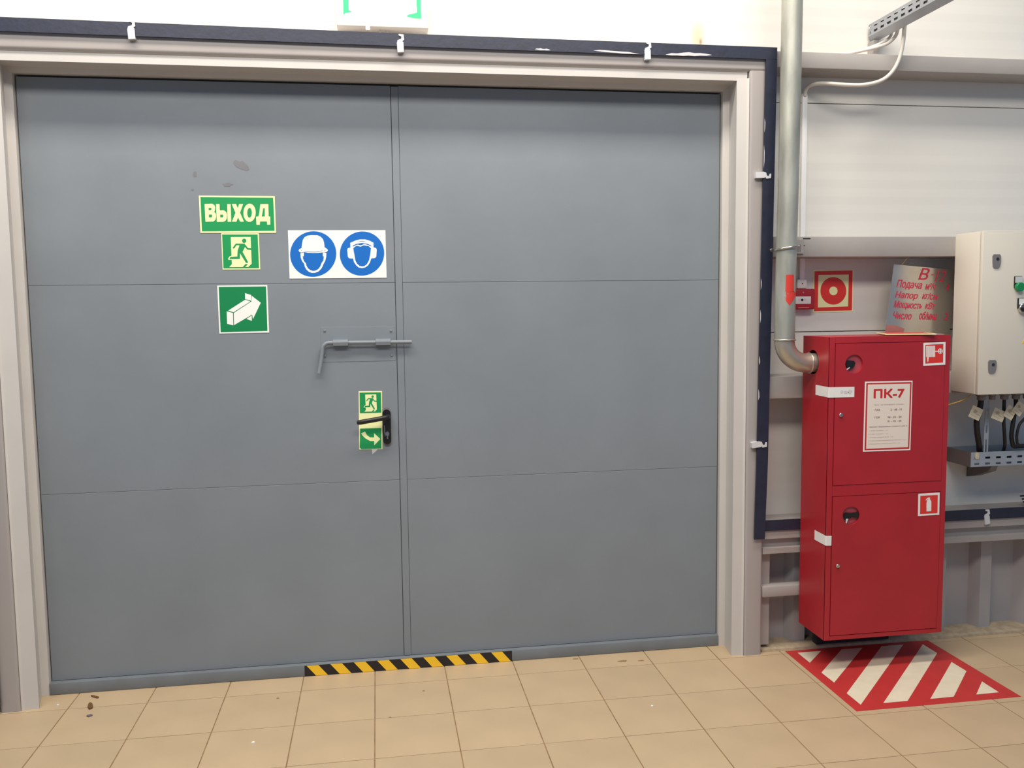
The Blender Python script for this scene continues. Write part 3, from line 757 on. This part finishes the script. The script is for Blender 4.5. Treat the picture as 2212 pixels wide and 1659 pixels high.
# paper seals folded round the cabinet edge
def seal(name, label, xr, yl, z0, z1, dz, inks):
    bm = bmesh.new(); g = 0.0032
    pts = [(CX0-0.0012, yl, dz), (CX0-0.0014, CY-0.001, 0), (CX0+0.001, CY-g, 0), (xr, CY-g, -0.001)]
    A_ = [bm.verts.new((p[0], p[1], z0+p[2])) for p in pts]; B_ = [bm.verts.new((p[0], p[1], z1+p[2])) for p in pts]
    for i in range(3): bm.faces.new((A_[i], A_[i+1], B_[i+1], B_[i]))
    o = obj(name, bm, M_PAPER); o.modifiers.new('s', 'SOLIDIFY').thickness = 0.0004
    tag(o, label, 'paper strip')
    if inks: flat('ink_smudge', inks, mat('ink_pale', (214, 208, 210), 0.8), o, CY-g-0.0006)
    return o
seal('paper_seal', 'long white paper strip stuck across the upper cabinet door edge', 3.217, -0.117, 1.184, 1.227, 0.001,
     [blob(3.160, 1.207, 0.012, 0.014), blob(3.180, 1.205, 0.02, 0.012), blob(3.197, 1.206, 0.016, 0.016)])
seal('paper_seal', 'short torn white paper strip on the lower left cabinet edge', 3.128, -0.131, 0.557, 0.599, 0.001, None)

# dark support under the cabinet
sb = empty('cabinet_support', (3.35, 0.03, 0.0)); tag(sb, 'dark steel support in the shade under the red cabinet', 'support')
box('block', 3.21, 3.57, 0.036, 0.075, 0.0165, 0.135, M_DARK, sb, 0.002)
box('cross_bar', 3.16, 3.60, 0.001, 0.036, 0.10, 0.135, M_DARK, sb)

# ================================================================== things on top of the cabinet
pm = empty('metal_plate', (3.68, 0.035, 1.6)); tag(pm, 'shiny metal sheet with handwritten red letters hung above the red cabinet', 'plate')
ang = math.radians(-5.0)
bm = bmesh.new(); add_prism(bm, [(3.546, 1.743), (3.86, 1.718), (3.825, 1.36), (3.504, 1.36)], 0.034, 0.0355, 'y')
rel(pm, obj('sheet', bm, M_ALU))
def hand(st, x0, z0, x1, z1, bold=0.016, rot=-4.0):
    o = text('handwriting', st, x0, z0, x1, z1, M_INKR, None, 0.0333, bold, 0.28, math.radians(rot)); rel(pm, o)
hand('В', 3.669, 1.673, 3.722, 1.727, 0.01); hand('-', 3.731, 1.694, 3.747, 1.6985, 0.0, 0); hand('12', 3.752, 1.665, 3.803, 1.717, 0.0)
hand('Подача', 3.562, 1.630, 3.688, 1.672); hand('м³/ч', 3.704, 1.627, 3.756, 1.660)
hand('Напор', 3.556, 1.583, 3.668, 1.621); hand('кг/см', 3.690, 1.584, 3.768, 1.615)
hand('Мощность', 3.551, 1.540, 3.690, 1.578); hand('кВт', 3.706, 1.541, 3.757, 1.572)
hand('Число', 3.550, 1.497, 3.640, 1.531); hand('об/мин', 3.678, 1.492, 3.766, 1.530)
hand('4', 3.806, 1.622, 3.824, 1.657); hand('2', 3.802, 1.490, 3.822, 1.525)
wflat('red_mark', [[(3.517, 1.474), (3.56, 1.472), (3.605, 1.455), (3.60, 1.436), (3.513, 1.436)]], mat('faded_red', (178, 112, 106), 0.6), pm, 0.0333)
tube('hanging_wire', [(3.582, 0.034, 1.738), (3.600, 0.025, 1.765), (3.612, 0.02, 1.778)], 0.0008, M_YWIRE, pm, 6)
for o in list(pm.children):
    for v in o.data.vertices:
        if o.name.startswith('hanging'): continue
        d_ = v.co.x-3.546; v.co.y += d_*0.16; v.co.x = 3.546+d_*1.10
# two small plates lying on the cabinet
a = box('loose_sign', 3.47, 3.645, -0.19, -0.01, 1.4362, 1.4372, M_SWHITE); a.rotation_euler = (0, 0, 0)
tag(a, 'pale sheet lying on the red cabinet under the yellow edged sign', 'sheet')
b_ = empty('yellow_edged_sign', (3.5065, -0.125, 1.438)); tag(b_, 'yellow edged red sign lying flat on the red cabinet', 'sign')
def tilted(x0, x1, y0, y1, z, t, rot, m, nm):
    bm = bmesh.new(); add_box(bm, x0, x1, y0, y1, z, z+t)
    bmesh.ops.rotate(bm, verts=bm.verts, cent=((x0+x1)/2, (y0+y1)/2, z), matrix=Matrix.Rotation(rot, 3, 'Z'))
    return rel(b_, obj(nm, bm, m))
tilted(3.4065, 3.6065, -0.22, -0.03, 1.4376, 0.0045, -0.35, M_LUM, 'plate')
tilted(3.4165, 3.5965, -0.21, -0.04, 1.4422, 0.0004, -0.35, M_SRED, 'red_field')

# ================================================================== electrical enclosure
EX0, EX1, EF, EB, EZ0, EZ1 = 3.8275, 4.33, -0.170, YP, 1.171, 1.873
ec = empty('electrical_enclosure', (4.08, -0.08, EZ0)); tag(ec, 'cream metal electrical enclosure on the wall right of the red cabinet', 'enclosure')
box('body', EX0, EX1, EF+0.022, EB, EZ0, EZ1, M_CABG, ec, 0.003, 2)
box('gasket', EX0+0.006, EX1-0.006, EF+0.017, EF+0.023, EZ0+0.006, EZ1-0.006, M_LOCK, ec)
box('door', EX0-0.0005+0.002, EX1, EF, EF+0.017, EZ0-0.002, EZ1+0.002, M_CABG, ec, 0.003, 2)
def elock(x, z):
    l = prism('lock', [(x-0.019, z+0.022), (x-0.014, z+0.030), (x+0.014, z+0.030), (x+0.020, z+0.022), (x+0.020, z-0.005), (x+0.016, z-0.022), (x+0.008, z-0.029), (x-0.010, z-0.029), (x-0.016, z-0.022), (x-0.018, z-0.005)], EF-0.004, EF, 'y', M_LOCK, ec)
    k = disc('lock_core', (x+0.004, EF-0.004, z+0.010), 0.0065, 0.003, 'y', M_DARK, None, 16); k.parent = l
    k.matrix_parent_inverse = Matrix.Identity(4)
    return l
elock(3.893, 1.744); elock(3.890, 1.290)
pb = empty('push_button', (4.0, EF, 1.645)); pb.parent = ec; pb.matrix_parent_inverse = Matrix.Translation(ec.location).inverted()
def subl(par, o):
    o.parent = par; o.matrix_parent_inverse = Matrix.Translation(par.location).inverted(); return o
subl(pb, box('holder', 3.980, 4.018, EF-0.006, EF, 1.630, 1.680, M_BLACK, None, 0.002))
subl(pb, box('label', 3.983, 4.017, EF-0.008, EF-0.005, 1.652, 1.678, M_CLIP))
subl(pb, disc('cap', (4.001, EF-0.012, 1.634), 0.0195, 0.018, 'y', M_BTNG, None, 24, 0.002))
ss = empty('selector_switch', (4.025, EF, 1.55)); ss.parent = ec; ss.matrix_parent_inverse = Matrix.Translation(ec.location).inverted()
subl(ss, box('holder', 4.000, 4.046, EF-0.006, EF, 1.540, 1.586, M_BLACK, None, 0.002))
subl(ss, box('label', 4.005, 4.043, EF-0.008, EF-0.005, 1.558, 1.584, M_SWHITE))
subl(ss, disc('bezel', (4.026, EF-0.008, 1.541), 0.023, 0.014, 'y', M_CHROME, None, 24, 0.002))
subl(ss, disc('knob', (4.028, EF-0.02, 1.541), 0.014, 0.016, 'y', M_BLACK, None, 20, 0.002))
subl(ec, prism('warning_label', [(4.030, 1.388), (4.10, 1.388), (4.065, 1.448)], EF-0.0006, EF, 'y', M_YEL))
# cable glands, cables, tags
def gland(x, y=-0.055, r=0.017):
    g = empty('cable_gland', (x, y, 1.15)); g.parent = ec; g.matrix_parent_inverse = Matrix.Translation(ec.location).inverted()
    subl(g, disc('nut', (x, y, 1.160), r*1.35, 0.020, 'z', M_LOCK, None, 6))
    subl(g, disc('cap', (x, y, 1.141), r, 0.020, 'z', M_LOCK, None, 16, 0.003))
for x in (3.935, 3.99, 4.051, 4.109, 4.165): gland(x, -0.05, 0.017 if x != 3.99 else 0.013)
def cable(pts, r, label):
    o = tube('black_cable', catmull(pts, 6), r, M_RUBBER, None, 10); return tag(o, label, 'cable', None)
cable([(3.935, -0.05, 1.1305), (3.932, -0.05, 1.10), (3.918, -0.05, 1.04), (3.924, -0.045, 0.995), (3.942, -0.03, 0.955), (3.972, 0.0, 0.915), (4.01, 0.04, 0.875), (4.08, 0.06, 0.850), (4.3, 0.07, 0.838)], 0.0125, 'thick black cable nearest the red cabinet, curving into the tray')
cable([(4.051, -0.05, 1.1305), (4.051, -0.05, 1.10), (4.052, -0.05, 1.03), (4.066, -0.04, 0.975), (4.094, -0.01, 0.918), (4.13, 0.04, 0.882), (4.2, 0.11, 0.86), (4.4, 0.13, 0.85)], 0.0075, 'thin black cable second from the red cabinet below the enclosure')
cable([(4.109, -0.05, 1.1305), (4.110, -0.05, 1.10), (4.099, -0.05, 1.02), (4.098, -0.045, 0.965), (4.117, -0.03, 0.925), (4.15, 0.0, 0.905), (4.22, 0.03, 0.90), (4.4, 0.04, 0.89)], 0.0095, 'black cable third from the red cabinet below the enclosure')
cable([(4.165, -0.05, 1.1305), (4.168, -0.06, 1.09), (4.150, -0.066, 1.05), (4.118, -0.069, 1.018), (4.108, -0.067, 0.975), (4.113, -0.062, 0.942), (4.136, -0.045, 0.921), (4.20, -0.025, 0.913), (4.4, -0.02, 0.91)], 0.006, 'thin black cable slanting across the third cable at picture edge')
def ctag(x, z, rot, w, h, label, y=-0.068):
    t_ = sign('cable_tag', label, x, y, z, w, h, rot, M_TAG, 0.001, 'tag')
    flat('writing', [blob(-w*0.12, h*0.12, w*0.35, h*0.30), rect(-w*0.3, -h*0.30, w*0.25, -h*0.27)], mat('tag_print', (186, 172, 146), 0.7), t_, -0.0013)
    flat('score_line', [rect(0, -h*0.08, w*0.45, -h*0.05)], mat('tag_line', (150, 136, 112), 0.7), t_, -0.0014)
ctag(3.898, 1.076, -24, 0.056, 0.055, 'cream cable tag on the thick cable nearest the red cabinet')
ctag(4.012, 1.064, -22, 0.062, 0.05, 'cream cable tag on the thin second cable', -0.0665)
ctag(4.066, 1.073, -30, 0.050, 0.055, 'cream cable tag between two other tags on the third cable', -0.070)
ctag(4.108, 1.090, -38, 0.050, 0.055, 'cream cable tag nearest the right picture edge', -0.0735)
ms = empty('mounting_strip', (3.975, 0.0, 1.05)); tag(ms, 'perforated steel strip hanging behind the black cables', 'strip')
bm = bmesh.new()
zz = [1.17, 1.135, 1.105, 1.075, 1.04, 1.01, 0.975, 0.945, 0.885]
for k in range(len(zz)-1):
    if k % 2 == 0: add_box(bm, 3.986, 4.008, -0.012, -0.010, zz[k+1], zz[k])
    else:
        add_box(bm, 3.986, 3.993, -0.012, -0.010, zz[k+1], zz[k]); add_box(bm, 4.001, 4.008, -0.012, -0.010, zz[k+1], zz[k])
rel(ms, obj('strip', bm, M_ZINC))
yw = tube('yellow_wire', catmull([(3.64, 0.03, 1.06), (3.74, 0.0, 1.09), (3.80, -0.03, 1.115), (3.84, -0.045, 1.130), (3.873, -0.05, 1.148), (3.89, -0.05, 1.168)], 5), 0.0026, M_YWIRE, None, 8)
tag(yw, 'thin yellow wire running from behind the red cabinet', 'wire')

# ================================================================== cable trays
def slotted(bm, axis, a0, a1, z0, z1, at_, th, pitch, slot, zrows, sh, off):
    """vertical plate with rows of slots, built from strips; runs along axis 'x' or 'y'"""
    def bx(p0, p1, q0, q1):
        if axis == 'x': add_box(bm, p0, p1, at_, at_+th, q0, q1)
        else: add_box(bm, at_, at_+th, p0, p1, q0, q1)
    zs = [z0]
    for zr in zrows: zs += [zr-sh/2, zr+sh/2]
    zs.append(z1)
    for k in range(len(zs)-1):
        if k % 2 == 0: bx(a0, a1, zs[k], zs[k+1])
        else:
            p = a0; c = a0+off
            while c-slot/2 < a1:
                e = min(c-slot/2, a1)
                if e > p: bx(p, e, zs[k], zs[k+1])
                p = c+slot/2; c += pitch
            if p < a1: bx(p, a1, zs[k], zs[k+1])
ct = empty('cable_tray', (4.3, 0.07, 0.82)); tag(ct, 'perforated steel cable tray along the wall below the enclosure', 'cable tray')
bm = bmesh.new(); slotted(bm, 'x', 3.924, 5.2, 0.821, 0.887, -0.0115, 0.0015, 0.0545, 0.025, (0.833, 0.860), 0.0095, 0.030)
rel(ct, obj('front_wall', bm, M_ZINC))
box('bottom', 3.924, 5.2, -0.010, 0.158, 0.819, 0.821, M_ZINC, ct)
box('back_wall', 3.924, 5.2, 0.157, 0.1585, 0.819, 0.887, M_ZINC, ct)
box('end_cap', 3.922, 3.924, -0.011, 0.158, 0.819, 0.887, mat('end_cap_shaded', (124, 112, 110), 0.6), ct)  # shade on this tray end is put into the darker colour
box('corner_cap', 3.944, 3.962, -0.0145, -0.0115, 0.856, 0.888, M_TAG, ct, 0.004, 2)
br = prism('tray_bracket', [(-0.011, 0.8185), (0.158, 0.8185), (0.158, 0.74), (0.10, 0.755), (0.0, 0.795)], 4.03, 4.062, 'x', mat('bracket_grey', (120, 114, 110), 0.6, metal=0.2))
tag(br, 'dark sloping wall bracket under the cable tray', 'bracket')
pg = empty('cable_plug', (4.29, 0.09, 0.64)); tag(pg, 'dark finned plug at the right picture edge above the sill strip', 'plug')
disc('body', (4.29, 0.06, 0.655), 0.014, 0.05, 'z', M_PURPLE, pg, 14, 0.003)
for k, (z, w) in enumerate(((0.656, 0.05), (0.641, 0.04), (0.627, 0.034))):
    tube('prong', [(4.29-w, 0.058, z), (4.31, 0.06, z+0.001)], 0.004, M_BLACK, pg, 8)
tube('lead', [(4.29, 0.06, 0.68), (4.30, 0.07, 0.75), (4.31, 0.10, 0.80)], 0.006, M_PURPLE, pg, 8)

ut = empty('cable_tray', (3.48, 0.0, 2.76)); tag(ut, 'perforated steel cable tray running from the wall overhead', 'cable tray')
bm = bmesh.new(); slotted(bm, 'y', -1.6, 0.15, 2.760, 2.811, 3.4665, 0.0015, 0.0508, 0.027, (2.7725, 2.7965), 0.010, 0.016)
M_ZINC2 = mat('zinc_tray_dull', (168, 171, 178), 0.45, metal=0.45, noise=0.06, nscale=16)
rel(ut, obj('side_wall', bm, M_ZINC2))
box('slot_shade_block', 3.470, 3.512, -1.6, 0.14, 2.762, 2.800, M_RUBBER, ut)  # black block added so the slots read as shaded, not real cables
for k in range(1):
    prism('sloped_bottom', [(3.4665, 2.760), (3.4665, 2.7585), (3.492, 2.733), (3.494, 2.7345)], -1.6, 0.15, 'y', M_ZINC2, ut)
prism('far_wall', [(3.492, 2.733), (3.5165, 2.757), (3.5165, 2.811), (3.515, 2.811), (3.515, 2.7575), (3.492, 2.7345)], -1.6, 0.15, 'y', M_ZINC2, ut)
prism('bracket', [(3.470, 2.735), (3.492, 2.735), (3.492, 2.66), (3.470, 2.66)], 0.11, YW, 'y', M_BEAM, ut)
def wcable(pts, r, label):
    return tag(tube('white_cable', catmull(pts, 6), r, M_WCAB, None, 10), label, 'cable')
wcable([(3.529, -0.03, 2.79), (3.538, -0.012, 2.750), (3.534, -0.01, 2.690), (3.520, -0.008, 2.622), (3.489, -0.006, 2.567), (3.440, -0.004, 2.530), (3.365, 0.0, 2.511), (3.283, 0.02, 2.514), (3.215, 0.06, 2.528), (3.178, 0.10, 2.532), (3.166, 0.13, 2.522), (3.1665, 0.148, 2.495)], 0.0085, 'white cable looping from the overhead tray into the narrow duct')
wcable([(3.530, 0.02, 2.79), (3.528, 0.03, 2.738), (3.503, 0.045, 2.706), (3.46, 0.055, 2.690), (3.40, 0.07, 2.677), (3.34, 0.09, 2.668), (3.25, 0.12, 2.662), (3.05, 0.13, 2.658)], 0.0075, 'upper white cable bending from the overhead tray towards the pipe')
wcable([(3.526, 0.06, 2.785), (3.520, 0.062, 2.738), (3.485, 0.072, 2.712), (3.42, 0.085, 2.688), (3.34, 0.115, 2.670), (3.28, 0.135, 2.656), (3.05, 0.145, 2.654)], 0.0065, 'lower white cable bending from the overhead tray onto the beam')

# ================================================================== lit exit box above the door
lb = empty('exit_light_box', (1.314, 0.10, 2.70)); tag(lb, 'white lit box with green edges above the door frame', 'light box')
box('housing', 1.13, 1.498, 0.072, YW, 2.704, 2.93, M_WHITE, lb, 0.006, 2)
wflat('lit_panel', [rect(1.16, 2.744, 1.468, 2.90)], M_LIT, lb, 0.0714)
wflat('lit_green_edge', [[(1.159, 2.90), (1.180, 2.90), (1.180, 2.765), (1.195, 2.757), (1.169, 2.752), (1.159, 2.744)]], M_LITG, lb, 0.0708)
wflat('lit_green_edge', [[(1.468, 2.90), (1.447, 2.90), (1.451, 2.765), (1.412, 2.754), (1.412, 2.745), (1.449, 2.742), (1.468, 2.742)]], M_LITG, lb, 0.0708)
box('holder_tab', 1.245, 1.262, 0.07, 0.078, 2.690, 2.705, M_WHITE, lb)
wc2 = tube('thin_wire', catmull([(1.30, 0.12, 2.71), (1.305, 0.11, 2.69), (1.33, 0.10, 2.665), (1.36, 0.12, 2.65)], 5), 0.004, M_WCAB, None, 8)
tag(wc2, 'short pale wire under the lit box, left of its twin', 'wire')
wc3 = tube('thin_wire', catmull([(1.325, 0.12, 2.71), (1.335, 0.11, 2.69), (1.36, 0.10, 2.665), (1.39, 0.12, 2.65)], 5), 0.004, M_WCAB, None, 8)
tag(wc3, 'short pale wire under the lit box, right of its twin', 'wire')

# ================================================================== litter on the floor
def bit(name, x, y, w, h, rot, m, label, t=0.004, cat='litter', group=None):
    pts = blob(0, 0, w, h, rot, 10, 0.25)
    o = prism(name, pts, 0.0, t, 'z', m); o.location = (x, y, 0.0002)
    tag(o, label, cat, group)
bit('dry_leaf', 0.075, 0.095, 0.012, 0.05, 0.9, M_LEAF, 'thin brown leaf scrap against the grey threshold at left')
bit('dry_leaf', 0.086, 0.004, 0.018, 0.065, 0.25, M_LEAF, 'curled brown leaf scrap on the floor near the left jamb', 0.007)
bit('dark_crumb', 0.108, -0.080, 0.020, 0.016, 0.2, mat('crumb_grey', (112, 102, 108), 0.9), 'small grey crumb below the brown leaf scraps')
bit('white_crumb', 0.773, -0.414, 0.012, 0.012, 0, M_SWHITE, 'white crumb on the floor tile left of the hazard tape')
bit('white_crumb', 2.291, -0.393, 0.010, 0.010, 0, M_SWHITE, 'white crumb on the floor tile towards the red cabinet')
bit('white_crumb', -0.05, 0.042, 0.008, 0.008, 0, M_SWHITE, 'white crumb at the foot of the left jamb')
